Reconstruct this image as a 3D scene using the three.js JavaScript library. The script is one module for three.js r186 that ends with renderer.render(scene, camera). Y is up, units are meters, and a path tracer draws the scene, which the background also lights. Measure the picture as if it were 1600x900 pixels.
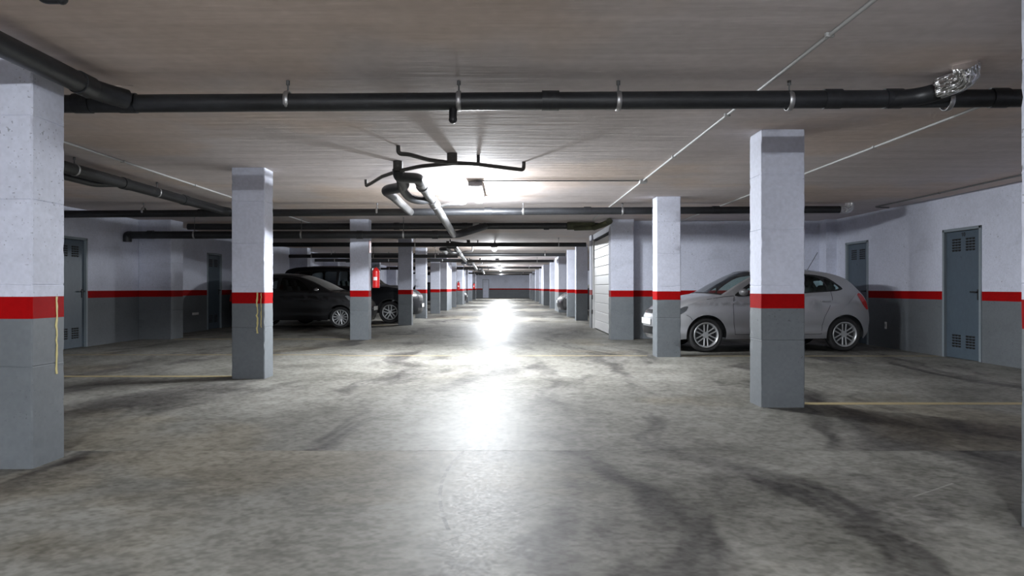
import * as THREE from 'three';
import { mergeGeometries, toCreasedNormals } from 'three/addons/utils/BufferGeometryUtils.js';
import { RoundedBoxGeometry } from 'three/addons/geometries/RoundedBoxGeometry.js';
import { TessellateModifier } from 'three/addons/modifiers/TessellateModifier.js';
import { RectAreaLightUniformsLib } from 'three/addons/lights/RectAreaLightUniformsLib.js';
import { FontLoader } from 'three/addons/loaders/FontLoader.js';
import { TextGeometry } from 'three/addons/geometries/TextGeometry.js';

// ------------------------------------------------------------------ camera, light level
// d in this file is the distance in front of the camera, so z = -d
const scene = new THREE.Scene();
scene.background = new THREE.Color(0x000000);
const FOCAL = 1067, EYE = 1.1, CEIL = 2.559;
const camera = new THREE.PerspectiveCamera(2 * Math.atan(450 / FOCAL) * 180 / Math.PI, 1600 / 900, 0.05, 200);
camera.position.set(0, EYE, 0);
camera.lookAt(0, EYE, -10);
camera.setViewOffset(1600, 900, 10, 0, 1600, 900);
const renderer = new THREE.WebGLRenderer({ antialias: true });
renderer.toneMapping = THREE.LinearToneMapping;
renderer.toneMappingExposure = 1.0;
renderer.shadowMap.enabled = true;
RectAreaLightUniformsLib.init();
const LAMP_COLOR = new THREE.Color(0.91, 0.955, 1.0);
const LAMP_POWER = 425;                     // luminance of a tube diffuser
const LAMP_END = 54;                        // candela leaving the sloping clear end of a lamp
const LAMP_X = -0.41;
const LAMP_SPOTS = [-2.9, 9.95, 24, 34, 44, 54, 66.5];   // distance of each lamp's middle

// ------------------------------------------------------------------ helpers
let seed = 7;
function rnd() { seed = (seed * 1664525 + 1013904223) >>> 0; return seed / 4294967296; }
const used = new Map();
function numbered(n) { const k = used.get(n) || 0; used.set(n, k + 1); return k ? n + '_' + String(k).padStart(3, '0') : n; }
function tag(o, label, category, group, kind) {
  if (label) o.userData.label = label;
  if (category) o.userData.category = category;
  if (group) o.userData.group = group;
  if (kind) o.userData.kind = kind;
  return o;
}
function thing(name, label, category, [x, y, z] = [0, 0, 0], turn = 0, group) {
  const o = new THREE.Group(); o.name = numbered(name); scene.add(o);
  o.position.set(x, y, z); o.rotation.y = turn;
  return tag(o, label, category, group);
}
function structure(name, label, category) {
  const o = new THREE.Group(); o.name = numbered(name); scene.add(o);
  return tag(o, label, category, null, 'structure');
}
function part(name, geo, mat, parent) {
  const m = new THREE.Mesh(geo, mat); m.name = name; m.castShadow = m.receiveShadow = true; parent.add(m); return m;
}
function copyThing(o, label) {
  const c = o.clone(); c.name = numbered(o.name.replace(/_\d+$/, '')); c.userData = { ...o.userData }; if (label) c.userData.label = label; scene.add(c); return c;
}
function planarUV(g) {          // uv in metres, by the way each face points
  if (g.index) g = g.toNonIndexed();
  const p = g.attributes.position, uv = new Float32Array(p.count * 2);
  const a = new THREE.Vector3(), b = new THREE.Vector3(), c = new THREE.Vector3();
  for (let i = 0; i < p.count; i += 3) {
    a.fromBufferAttribute(p, i); b.fromBufferAttribute(p, i + 1); c.fromBufferAttribute(p, i + 2);
    const n = b.clone().sub(a).cross(c.clone().sub(a));
    const ax = Math.abs(n.x), ay = Math.abs(n.y), az = Math.abs(n.z);
    [a, b, c].forEach((v, k) => {
      const [s, t] = ay > ax && ay > az ? [v.x, v.z] : ax > az ? [v.z, v.y] : [v.x, v.y];
      uv[(i + k) * 2] = s; uv[(i + k) * 2 + 1] = t;
    });
  }
  g.setAttribute('uv', new THREE.BufferAttribute(uv, 2));
  return g;
}
// box by its corners
function boxAt(x0, x1, y0, y1, z0, z1) {
  const g = new THREE.BoxGeometry(Math.abs(x1 - x0), Math.abs(y1 - y0), Math.abs(z1 - z0));
  g.translate((x0 + x1) / 2, (y0 + y1) / 2, (z0 + z1) / 2);
  return planarUV(g);
}
function rbox(w, h, d, r, x = 0, y = 0, z = 0, seg = 2) { const g = new RoundedBoxGeometry(w, h, d, seg, r); g.translate(x, y, z); return g; }
function cyl(r0, r1, h, n = 20) { return new THREE.CylinderGeometry(r0, r1, h, n); }
function flat(list) { return mergeGeometries(list.map((g) => { g = g.index ? g.toNonIndexed() : g; for (const k of Object.keys(g.attributes)) if (!['position', 'normal', 'uv'].includes(k)) g.deleteAttribute(k); return g; })); }
// tube along corner points, corners rounded with radius b, closed ends
function pipeGeo(pts, r, b = 0.1, n = 18) {
  const P = pts.map((p) => new THREE.Vector3(...p)), path = new THREE.CurvePath();
  let from = P[0];
  let len = 0;
  for (let i = 1; i < P.length; i++) {
    if (i < P.length - 1) {
      const u = P[i].clone().sub(P[i - 1]), v = P[i + 1].clone().sub(P[i]);
      const k = Math.min(b, u.length() * 0.48, v.length() * 0.48);
      const a = P[i].clone().addScaledVector(u.normalize(), -k), c = P[i].clone().addScaledVector(v.normalize(), k);
      if (a.distanceTo(from) > 1e-4) path.add(new THREE.LineCurve3(from, a));
      path.add(new THREE.QuadraticBezierCurve3(a, P[i], c)); from = c;
    } else path.add(new THREE.LineCurve3(from, P[i]));
  }
  // sample points: 2 per line, 8 per bend
  const S = [];
  path.curves.forEach((c, i) => { const m = c.isLineCurve3 ? 1 : 7; for (let k = i ? 1 : 0; k <= m; k++) S.push(c.getPoint(k / m)); });
  const pos = [], nor = [], uv = [], idx = [];
  let nrm = null;
  for (let i = 0; i < S.length; i++) {
    const t = new THREE.Vector3();
    if (i > 0) t.add(S[i].clone().sub(S[i - 1]).normalize());
    if (i < S.length - 1) t.add(S[i + 1].clone().sub(S[i]).normalize());
    t.normalize();
    if (!nrm) nrm = Math.abs(t.y) < 0.9 ? new THREE.Vector3(0, 1, 0) : new THREE.Vector3(1, 0, 0);
    nrm = nrm.clone().addScaledVector(t, -nrm.dot(t)).normalize();
    const bn = t.clone().cross(nrm);
    if (i) len += S[i].distanceTo(S[i - 1]);
    for (let k = 0; k <= n; k++) {
      const a = k / n * Math.PI * 2, d = nrm.clone().multiplyScalar(Math.cos(a)).addScaledVector(bn, Math.sin(a));
      pos.push(S[i].x + d.x * r, S[i].y + d.y * r, S[i].z + d.z * r); nor.push(d.x, d.y, d.z); uv.push(len, k / n * 2 * Math.PI * r);
      if (i && k) { const q = i * (n + 1) + k, p = q - n - 1; idx.push(p - 1, p, q - 1, p, q, q - 1); }
    }
  }
  for (const e of [0, S.length - 1]) {
    const o = pos.length / 3, ring = e * (n + 1), t = S[e ? e : 0].clone().sub(S[e ? e - 1 : 1]).normalize();
    pos.push(S[e].x, S[e].y, S[e].z); nor.push(t.x, t.y, t.z); uv.push(0, 0);
    for (let k = 0; k <= n; k++) { const q = (ring + k) * 3; pos.push(pos[q], pos[q + 1], pos[q + 2]); nor.push(t.x, t.y, t.z); uv.push(0, 0); }
    for (let k = 0; k < n; k++) e ? idx.push(o, o + 1 + k, o + 2 + k) : idx.push(o, o + 2 + k, o + 1 + k);
  }
  const g = new THREE.BufferGeometry();
  g.setAttribute('position', new THREE.Float32BufferAttribute(pos, 3)); g.setAttribute('normal', new THREE.Float32BufferAttribute(nor, 3));
  g.setAttribute('uv', new THREE.Float32BufferAttribute(uv, 2)); g.setIndex(idx);
  return g;
}

// ------------------------------------------------------------------ noise and textures
function hash2(x, y, s) { let h = (x * 374761393 + y * 668265263 + s * 1274126177) | 0; h = Math.imul(h ^ (h >>> 13), 1274126177); h ^= h >>> 16; return (h >>> 0) / 4294967296; }
function vnoise(x, y, s, px, py) {
  const xi = Math.floor(x), yi = Math.floor(y), fx = x - xi, fy = y - yi;
  const u = fx * fx * (3 - 2 * fx), v = fy * fy * (3 - 2 * fy);
  const x0 = ((xi % px) + px) % px, x1 = (x0 + 1) % px, y0 = ((yi % py) + py) % py, y1 = (y0 + 1) % py;
  const a = hash2(x0, y0, s), b = hash2(x1, y0, s), c = hash2(x0, y1, s), d = hash2(x1, y1, s);
  return a + (b - a) * u + (c - a) * v + (a - b - c + d) * u * v;
}
function fbm(x, y, s, px, py, oct) {     // x, y in 0..1 ; px, py cells of the first octave
  let f = 0, a = 0.5, t = 0;
  for (let o = 0; o < oct; o++) { f += a * vnoise(x * px, y * py, s + o * 17, px, py); t += a; a *= 0.55; px *= 2; py *= 2; }
  return f / t;
}
const clamp01 = (v) => v < 0 ? 0 : v > 1 ? 1 : v;
const smooth = (a, b, v) => { const t = clamp01((v - a) / (b - a)); return t * t * (3 - 2 * t); };
function texture(w, h, fn, { srgb = true, repeat = [1, 1] } = {}) {   // fn -> [r,g,b] in 0..1 as stored
  const d = new Uint8Array(w * h * 4);
  for (let y = 0; y < h; y++) for (let x = 0; x < w; x++) {
    const c = fn((x + 0.5) / w, (y + 0.5) / h), i = (y * w + x) * 4;
    d[i] = clamp01(c[0]) * 255; d[i + 1] = clamp01(c[1]) * 255; d[i + 2] = clamp01(c[2]) * 255; d[i + 3] = 255;
  }
  const t = new THREE.DataTexture(d, w, h, THREE.RGBAFormat);
  t.magFilter = THREE.LinearFilter; t.minFilter = THREE.LinearMipmapLinearFilter; t.generateMipmaps = true;
  t.wrapS = t.wrapT = THREE.RepeatWrapping; t.repeat.set(...repeat);
  if (srgb) t.colorSpace = THREE.SRGBColorSpace;
  t.needsUpdate = true;
  return t;
}
// concrete floor colour; streaks follow tyre paths
function floorColor(u, v, s, nx, ny, streakU, streakV, brownAt) {
  const big = fbm(u, v, s, nx, ny, 4), mid = fbm(u, v, s + 50, nx * 4, ny * 4, 4), fine = fbm(u, v, s + 90, nx * 60, ny * 60, 2);
  const warpU = u + (big - 0.5) * 0.10, warpV = v + (mid - 0.5) * 0.03;
  const st = fbm(warpU, warpV, s + 130, streakU, streakV, 4);
  const st2 = fbm(u + Math.sin(v * 6.283) * 0.03, v, s + 170, nx * 3, ny, 5);
  const grit = fbm(u, v, s + 210, nx * 22, ny * 22, 2);
  let k = 0.445 + (big - 0.5) * 0.19 + (mid - 0.5) * 0.17 + (fine - 0.5) * 0.20 + (grit - 0.5) * 0.09 - smooth(0.70, 0.80, fine) * 0.05;
  const dark = smooth(0.56, 0.78, st) * 0.16 + smooth(0.57, 0.8, st2) * 0.15;
  k -= dark;
  const brown = smooth(0.56, 0.72, fbm(u + 0.37, v + 0.11, s + 250, nx + 1, ny + 1, 4)) * brownAt;
  const blue = dark * 0.30;
  return [k + 0.012 + brown * 0.07, k + 0.008 + brown * 0.018 - blue * 0.05, k - 0.016 - brown * 0.06 + blue * 0.22];
}
const floorMapA = texture(2048, 1024, (u, v) => {       // 10 m by 5 m
  const c = floorColor(u, v, 3, 5, 3, 26, 2, 0.25);
  // curved scratch with its chalky edge
  const x = u * 10 - 5, d = v * 5;
  const sx = -0.36 + 0.16 * (d - 3.9) * (d - 3.9), off = Math.abs(x - sx);
  if (d > 3.1 && off < 0.010 && fbm(u, v, 900, 200, 120, 2) > 0.42) { c[0] -= 0.16; c[1] -= 0.16; c[2] -= 0.15; }
  const s2 = Math.abs(x + 0.05 - (d - 3.2) * 0.9);
  if (d > 2.95 && d < 3.5 && s2 < 0.006) { c[0] -= 0.1; c[1] -= 0.1; c[2] -= 0.1; }
  const s3 = Math.abs(x - 2.3 - (d - 3.7) * 1.5);
  if (d > 3.6 && d < 3.85 && s3 < 0.008) { c[0] += 0.12; c[1] += 0.12; c[2] += 0.12; }
  return c;
});
floorMapA.repeat.set(1.5, 2.28); floorMapA.offset.set(-0.285, 0);
const floorMapB = texture(2048, 2048, (u, v) => floorColor(u, v, 401, 7, 5, 38, 4, 0.25));
const floorRough = texture(1024, 1024, (u, v) => {
  const a = fbm(u, v, 31, 4, 4, 5), b = fbm(u, v, 61, 200, 200, 2), r = 0.55 + (a - 0.5) * 0.02 + (b - 0.5) * 0.10;
  return [r, r, r];
}, { srgb: false });
const floorBump = texture(1024, 1024, (u, v) => { const b = fbm(u, v, 77, 10, 10, 6); return [b, b, b]; }, { srgb: false });
const ceilMap = texture(1024, 1024, (u, v) => {
  const a = fbm(u, v, 501, 3, 3, 5), b = fbm(u, v, 541, 5, 70, 3), f = fbm(u, v, 561, 120, 120, 2), c = smooth(0.5, 0.75, fbm(u, v, 581, 4, 4, 4));
  const k = 0.80 + (a - 0.5) * 0.16 + (b - 0.5) * 0.08 + (f - 0.5) * 0.05;
  return [k + 0.02 * c + 0.004, k - 0.010 * c - 0.006, k - 0.045 * c - 0.028];
}, { repeat: [1 / 7, 1 / 7] });
const ceilBump = texture(512, 512, (u, v) => { const b = fbm(u, v, 611, 6, 50, 4); return [b, b, b]; }, { srgb: false, repeat: [1 / 3, 1 / 3] });
const paintMap = texture(1024, 1024, (u, v) => {
  const a = fbm(u, v, 701, 4, 4, 5), f = fbm(u, v, 731, 90, 90, 2), pit = smooth(0.90, 0.94, fbm(u, v, 751, 190, 190, 1)) * smooth(0.5, 0.7, fbm(u, v, 752, 6, 6, 2));
  const scuff = smooth(0.62, 0.75, fbm(u, v, 771, 3, 9, 4));
  const k = 0.95 + (a - 0.5) * 0.10 + (f - 0.5) * 0.07 - pit * 0.25 - scuff * 0.035;
  return [k, k, k];
}, { repeat: [1 / 2.3, 1 / 2.3] });
const paintBump = texture(512, 512, (u, v) => { const b = fbm(u, v, 801, 12, 12, 5); return [b, b, b]; }, { srgb: false, repeat: [1 / 1.5, 1 / 1.5] });
const pipeMap = texture(512, 128, (u, v) => { const a = fbm(u, v, 851, 6, 3, 4), f = fbm(u, v, 861, 60, 30, 2), k = 0.80 + (a - 0.5) * 0.4 + (f - 0.5) * 0.2; return [k, k, k * 1.0]; }, { repeat: [1 / 2, 1 / 0.5] });
const foilBump = texture(256, 256, (u, v) => { const a = fbm(u, v, 871, 5, 7, 3); const r = 1 - Math.abs(a - 0.5) * 4; return [r, r, r]; }, { srgb: false, repeat: [3, 6] });

const std = (o) => new THREE.MeshStandardMaterial(o), phys = (o) => new THREE.MeshPhysicalMaterial(o);
const lin = (r, g, b) => new THREE.Color().setRGB(r, g, b);
const withRepeat = (t, a, b) => { const c = t.clone(); c.repeat.set(a, b); c.needsUpdate = true; return c; };
const M = {
  floorA: phys({ specularIntensity: 0.36, map: floorMapA, roughnessMap: withRepeat(floorRough, 6, 4.6), roughness: 1, bumpMap: withRepeat(floorBump, 6, 4.6), bumpScale: 0.00006 }),
  floorB: phys({ specularIntensity: 0.36, map: floorMapB, roughnessMap: withRepeat(floorRough, 6, 4.6), roughness: 1, bumpMap: withRepeat(floorBump, 6, 4.6), bumpScale: 0.00006 }),
  joint: std({ color: lin(0.06, 0.06, 0.06), roughness: 0.9 }),
  ceiling: std({ color: lin(1.0, 0.93, 0.985), map: ceilMap, roughness: 0.85, bumpMap: ceilBump, bumpScale: 0.004 }),
  white: std({ color: lin(0.645, 0.67, 0.785), map: paintMap, roughness: 0.75, bumpMap: paintBump, bumpScale: 0.0012 }),
  red: phys({ color: lin(0.33, 0.001, 0.002), map: paintMap, roughness: 0.75, specularIntensity: 0.2, bumpMap: paintBump, bumpScale: 0.002 }),
  grey: std({ color: lin(0.135, 0.15, 0.163), map: paintMap, roughness: 0.65, bumpMap: paintBump, bumpScale: 0.0012 }),
  yellowLine: std({ color: lin(0.36, 0.29, 0.15), map: paintMap, roughness: 0.6 }),
  yellowPaint: std({ color: lin(0.55, 0.47, 0.19), roughness: 0.5 }),
  pipe: std({ color: lin(0.028, 0.030, 0.035), map: pipeMap, roughness: 0.42 }),
  pipeThin: std({ color: lin(0.075, 0.070, 0.064), map: pipeMap, roughness: 0.55 }),
  pipeGrey: std({ color: lin(0.20, 0.20, 0.205), map: pipeMap, roughness: 0.38 }),
  pipeMossy: std({ color: lin(0.10, 0.105, 0.055), map: pipeMap, roughness: 0.7 }),
  steel: std({ color: lin(0.45, 0.45, 0.46), metalness: 0.9, roughness: 0.4 }),
  foil: std({ color: lin(0.75, 0.75, 0.76), metalness: 1, roughness: 0.28, bumpMap: foilBump, bumpScale: 0.02 }),
  conduit: std({ color: lin(0.40, 0.40, 0.40), roughness: 0.5 }),
  conduitDark: std({ color: lin(0.10, 0.10, 0.10), roughness: 0.5 }),
  doorMetal: std({ color: lin(0.08, 0.11, 0.14), map: paintMap, roughness: 0.45, metalness: 0.0 }),
  doorFrame: std({ color: lin(0.20, 0.235, 0.26), roughness: 0.45 }),
  black: std({ color: lin(0.012, 0.012, 0.013), roughness: 0.55 }),
  dark: std({ color: lin(0.025, 0.026, 0.028), roughness: 0.8 }),
  shutter: std({ color: lin(0.80, 0.80, 0.80), roughness: 0.45 }),
  housing: std({ color: lin(0.42, 0.43, 0.44), roughness: 0.5 }),
  lampHousing: std({ color: lin(0.05, 0.05, 0.056), roughness: 0.6 }),
  diffuser: std({ color: lin(0.9, 0.9, 0.9), emissive: LAMP_COLOR, emissiveIntensity: 6, roughness: 0.4 }),
  extRed: phys({ color: lin(0.62, 0.012, 0.012), roughness: 0.3, clearcoat: 0.6 }),
  signRed: std({ color: lin(0.55, 0.03, 0.02), roughness: 0.5 }),
  signWhite: std({ color: lin(0.8, 0.8, 0.8), roughness: 0.5 }),
  plate: std({ color: lin(0.78, 0.78, 0.76), roughness: 0.4 }),
};

// ------------------------------------------------------------------ floor, ceiling
const XL = -7.85, XR = 7.03, DB = -9, DE = 76;          // inner faces of the side walls, back and far end
const floor = structure('floor', 'smooth worn grey concrete garage floor with stains', 'floor');
const JOINTS = [DB, 4.62, 16, 27.4, 38.8, 50.2, 61.6, DE];
for (let i = 0; i < JOINTS.length - 1; i++) {
  const d0 = JOINTS[i], d1 = JOINTS[i + 1] - (i < JOINTS.length - 2 ? 0.006 : 0), g = boxAt(XL - 0.2, XR + 0.2, -0.15, 0, -d0, -d1);
  const p = g.attributes.position, uv = g.attributes.uv;
  for (let k = 0; k < p.count; k++) {
    const d = -p.getZ(k);
    if (i === 0) uv.setXY(k, (p.getX(k) - XL) / 15, d / 11.4); else uv.setXY(k, (p.getX(k) - XL) / 15 + i * 0.37, (d - d0) / 11.4 + i * 0.21);
  }
  part('floor_slab', g, i ? M.floorB : M.floorA, floor);
}
part('joint_filler', boxAt(XL, XR, -0.16, -0.006, -DB, -DE), M.joint, floor);
// painted bay lines
function bayLine(x0, x1, d, w = 0.12) { part('bay_line', boxAt(x0, x1, 0.0, 0.0012, -d + w / 2, -d - w / 2), M.yellowLine, floor); }
bayLine(-7.8, -3.3, 8.5); bayLine(-7.8, -2.7, 11.25, 0.08); bayLine(2.8, 7.0, 6.5); bayLine(2.85, 7.0, 11.05, 0.08);
bayLine(-2.7, 2.3, 11.1, 0.07); bayLine(-7.8, -3.3, 14.7); bayLine(-7.8, -3.3, 20.2);

const ceiling = structure('ceiling', 'bare brownish grey concrete ceiling slab of the garage', 'ceiling');
part('ceiling_slab', boxAt(-2.69, XR + 0.2, CEIL, CEIL + 0.2, -DB, -DE), M.ceiling, ceiling);
part('ceiling_slab', boxAt(XL - 0.2, -2.69, CEIL, CEIL + 0.2, -4.94, -DE), M.ceiling, ceiling);
part('ceiling_slab', boxAt(XL - 0.2, -2.69, CEIL + 0.006, CEIL + 0.2, -DB, -4.94), M.ceiling, ceiling);

// ------------------------------------------------------------------ walls
const BAND0 = 0.912, BAND1 = 1.047;
function paintedBlock(parent, x0, x1, z0, z1, y0 = 0, y1 = CEIL) {
  for (const [a, b, m, n] of [[0, BAND0, M.grey, 'grey_dado'], [BAND0, BAND1, M.red, 'red_band'], [BAND1, CEIL, M.white, 'white_upper']]) {
    const lo = Math.max(a, y0), hi = Math.min(b, y1);
    if (hi - lo > 0.001) part(n, boxAt(x0, x1, lo, hi, z0, z1), m, parent);
  }
}
function wallAlongZ(name, label, x0, x1, d0, d1, openings = []) {
  const w = structure(name, label, 'wall');
  let d = d0;
  for (const o of [...openings, null]) {
    paintedBlock(w, x0, x1, -d, -(o ? o.d0 : d1));
    if (o) { part('white_upper', boxAt(x0, x1, o.h, CEIL, -o.d0, -o.d1), M.white, w); d = o.d1; }
  }
  return w;
}
function wallAlongX(name, label, x0, x1, d0, d1) { const w = structure(name, label, 'wall'); paintedBlock(w, x0, x1, -d0, -d1); return w; }
const DH = 2.03;
const doorsR = [{ d0: 10.08, d1: 10.97, h: DH }, { d0: 13.23, d1: 14.10, h: DH }];
const doorsL = [{ d0: 11.86, d1: 12.8, h: DH }, { d0: 17.95, d1: 18.85, h: DH }];
wallAlongZ('wall_left', 'white wall with red band and grey dado behind the dark cars', XL - 0.2, XL, DB, DE, doorsL);
wallAlongZ('wall_right', 'white wall with red band and grey dado behind the silver car', XR, XR + 0.2, DB, DE, doorsR);
wallAlongX('wall_back', 'garage wall behind the viewpoint', XL, XR, DB, DB - 0.2);
wallAlongX('wall_end', 'dim painted end wall closing the long lane', XL, XR, DE, DE + 0.2);
wallAlongX('wall_bay', 'white cross wall alongside the silver hatchback', 2.70, XR, 14.82, 15.0);
const nib = structure('wall_corner', 'narrow pilaster in the corner behind the silver hatchback', 'wall');
paintedBlock(nib, XR - 0.22, XR, -14.5, -14.82);
// lane side wall around the white garage door
const gw = structure('wall_garage', 'painted pier at the far edge of the white garage door', 'wall');
paintedBlock(gw, 2.36, 2.56, -18.75, -19.25);
const gl = structure('trim_1', 'white lintel over the white garage door', 'lintel'); part('lintel_block', boxAt(2.40, 2.56, 2.42, CEIL, -14.82, -18.75), M.white, gl);
wallAlongX('wall_cross', 'cross wall behind the white garage door', 2.56, XR, 19.05, 19.25);
const fw = structure('wall_far', 'painted wall stretch flush with far pillars along the lane', 'wall');
paintedBlock(fw, 2.42, 2.60, -30.81, -33.6); paintedBlock(fw, 2.46, 2.62, -43.1, -47.5);
const fl = structure('wall_distant', 'distant painted wall stretch opposite along the lane', 'wall');
paintedBlock(fl, -3.05, -2.85, -33.4, -36.2); paintedBlock(fl, -3.05, -2.85, -45.3, -49);

// ------------------------------------------------------------------ pillars
function pillarZone(w, dep, y0, y1, s, chips) {
  const c = 0.010, hw = w / 2, hd = dep / 2;
  const ring = [];                       // [x, z, isCorner]
  const side = (ax, az, bx, bz) => { for (let k = 0; k <= 3; k++) ring.push([ax + (bx - ax) * k / 3, az + (bz - az) * k / 3, k === 0 || k === 3]); };
  side(-hw + c, hd, hw - c, hd); side(hw, hd - c, hw, -hd + c); side(hw - c, -hd, -hw + c, -hd); side(-hw, -hd + c, -hw, hd - c);
  const ys = [];
  const joints = [0.62, 1.12, 1.64, 2.15];
  const n = Math.max(2, Math.round((y1 - y0) / 0.045));
  for (let i = 0; i <= n; i++) ys.push([y0 + (y1 - y0) * i / n, 0]);
  for (const j of joints) if (j > y0 + 0.03 && j < y1 - 0.03) {
    for (let q = ys.length - 1; q >= 0; q--) if (Math.abs(ys[q][0] - j) < 0.01) ys.splice(q, 1);
    ys.push([j - 0.005, 0], [j, 0.004], [j + 0.005, 0]);
  }
  ys.sort((a, b) => a[0] - b[0]);
  const N = ring.length, pos = [], idx = [];
  ys.forEach(([y, g], r) => ring.forEach(([x, z, cor], q) => {
    let k = g + (hash2(q, r, s) - 0.5) * 0.002;
    if (cor && g === 0) { const h = hash2(q >> 1, r, s + 5); if (h > 0.72) k += (h - 0.72) * 0.022 * chips; }
    const fx = Math.sign(x) * Math.min(Math.abs(x), hw - k), fz = Math.sign(z) * Math.min(Math.abs(z), hd - k);
    pos.push(fx, y, fz);
    if (r) { const a = (r - 1) * N + q, b = (r - 1) * N + (q + 1) % N, c2 = r * N + q, d = r * N + (q + 1) % N; idx.push(a, b, c2, b, d, c2); }
  }));
  let g = new THREE.BufferGeometry(); g.setAttribute('position', new THREE.Float32BufferAttribute(pos, 3)); g.setIndex(idx);
  g = planarUV(g.toNonIndexed());
  const uv = g.attributes.uv, du = hash2(s, 1, 1) * 2.3;
  for (let i = 0; i < uv.count; i++) uv.setXY(i, uv.getX(i) + du, uv.getY(i) + du * 0.7);
  g.deleteAttribute('normal');
  g.computeVertexNormals();
  return toCreasedNormals(g, 0.5);
}
let pillarSeed = 11;
function pillar(xIn, sideSign, d, label, { w = 0.4, dep = 0.31, group } = {}) {
  // xIn: the face that looks at the lane; sideSign -1 pillar lies beyond it towards -x
  const cx = xIn + sideSign * w / 2, t = thing('concrete_pillar', label, 'pillar', [cx, 0, -(d + dep / 2)], 0, group), s = pillarSeed++;
  part('lower_shaft', pillarZone(w, dep, 0, BAND0, s, 1), M.grey, t);
  part('red_band', pillarZone(w, dep, BAND0, BAND1, s + 100, 0.6), M.red, t);
  part('upper_shaft', pillarZone(w, dep, BAND1, CEIL, s + 200, 1), M.white, t);
  return t;
}
const L1 = pillar(-2.876, -1, 4.147, 'chipped pillar under the dark pipe elbow, with yellow drip beside a bare corner');
const L2 = pillar(-2.92, -1, 8.27, 'pillar with yellow drips on its red band, across from the silver hatchback');
const L3 = pillar(-2.91, -1, 14.5, 'pillar carrying the red fire extinguisher in front of the dark cars');
pillar(-2.78, -1, 20.2, 'lit pillar standing in front of the tall dark car’s wheel');
pillar(-2.87, -1, 24.7, 'shaded pillar just beyond the nose of the tall dark car');
const FARL = 'distant pillar along the lane beyond the tall dark car', gL = 'far pillars on the dark cars’ side';
for (const d of [29.3, 33.0, 39.0, 45.0, 51.5, 58, 65]) pillar(-2.83, -1, d, FARL, { group: gL });
pillar(-2.9, -1, -0.3, 'pillar beside the viewpoint on the dark cars’ side');
pillar(2.38, 1, 2.85, 'pillar whose chipped edge alone shows beside the numbered grey door');
pillar(2.354, 1, 6.28, 'broad pillar in front of the silver hatchback’s doors');
pillar(2.404, 1, 10.87, 'pillar in front of the silver hatchback’s nose', { w: 0.385 });
pillar(2.235, 1, 14.5, 'pillar at the near edge of the white garage door', { w: 0.49, dep: 0.32 });
const FARR = 'distant pillar along the lane beyond the white garage door', gR = 'far pillars on the garage door side';
for (const d of [23.0, 26.2, 30.5, 36.5, 42.7, 48, 54.5, 61, 67]) pillar(2.37, 1, d, FARR, { group: gR });
pillar(2.38, 1, -1.5, 'pillar beside the viewpoint on the silver hatchback’s side');
// wall pilasters along the dark cars' wall
for (const [d, lb] of [[14.6, 'deep wall pilaster between the two grey doors behind the parked dark cars']]) pillar(-7.15, -1, d, lb, { w: 0.70, dep: 0.55 });
for (const d of [20.3, 24.8, 29.3, 39, 45]) pillar(-7.2, -1, d, 'wall pilaster behind the parked dark cars', { w: 0.65, dep: 0.4, group: 'wall pilasters on the dark cars’ side' });
// dried yellow drips
function drip(parent, x, z, y0, y1, w, axis, s) {
  const sh = new THREE.Shape(), P = [], Q = [], n = 16;
  for (let i = 0; i <= n; i++) { const y = y0 + (y1 - y0) * i / n, o = (hash2(i, s, 3) - 0.5) * w * 0.9, ww = w * (0.35 + 0.4 * hash2(i, s, 9)); P.push([o - ww, y]); Q.push([o + ww, y]); }
  [...P, ...Q.reverse()].forEach(([a, b], i) => i ? sh.lineTo(a, b) : sh.moveTo(a, b));
  const g = new THREE.ExtrudeGeometry(sh, { depth: 0.004, bevelEnabled: false });
  if (axis === 'x') g.rotateY(Math.PI / 2);
  g.translate(x, 0, z);
  return tag(part('yellow_drip', g, M.yellowPaint, parent), 'dried yellow paint drip');
}
drip(L1, 0.199, -0.07, 0.55, 1.045, 0.012, 'x', 4);
drip(L2, 0.11, 0.153, 0.55, 1.045, 0.016, 'z', 8); drip(L2, 0.16, 0.153, 0.62, 1.04, 0.008, 'z', 12);

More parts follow.
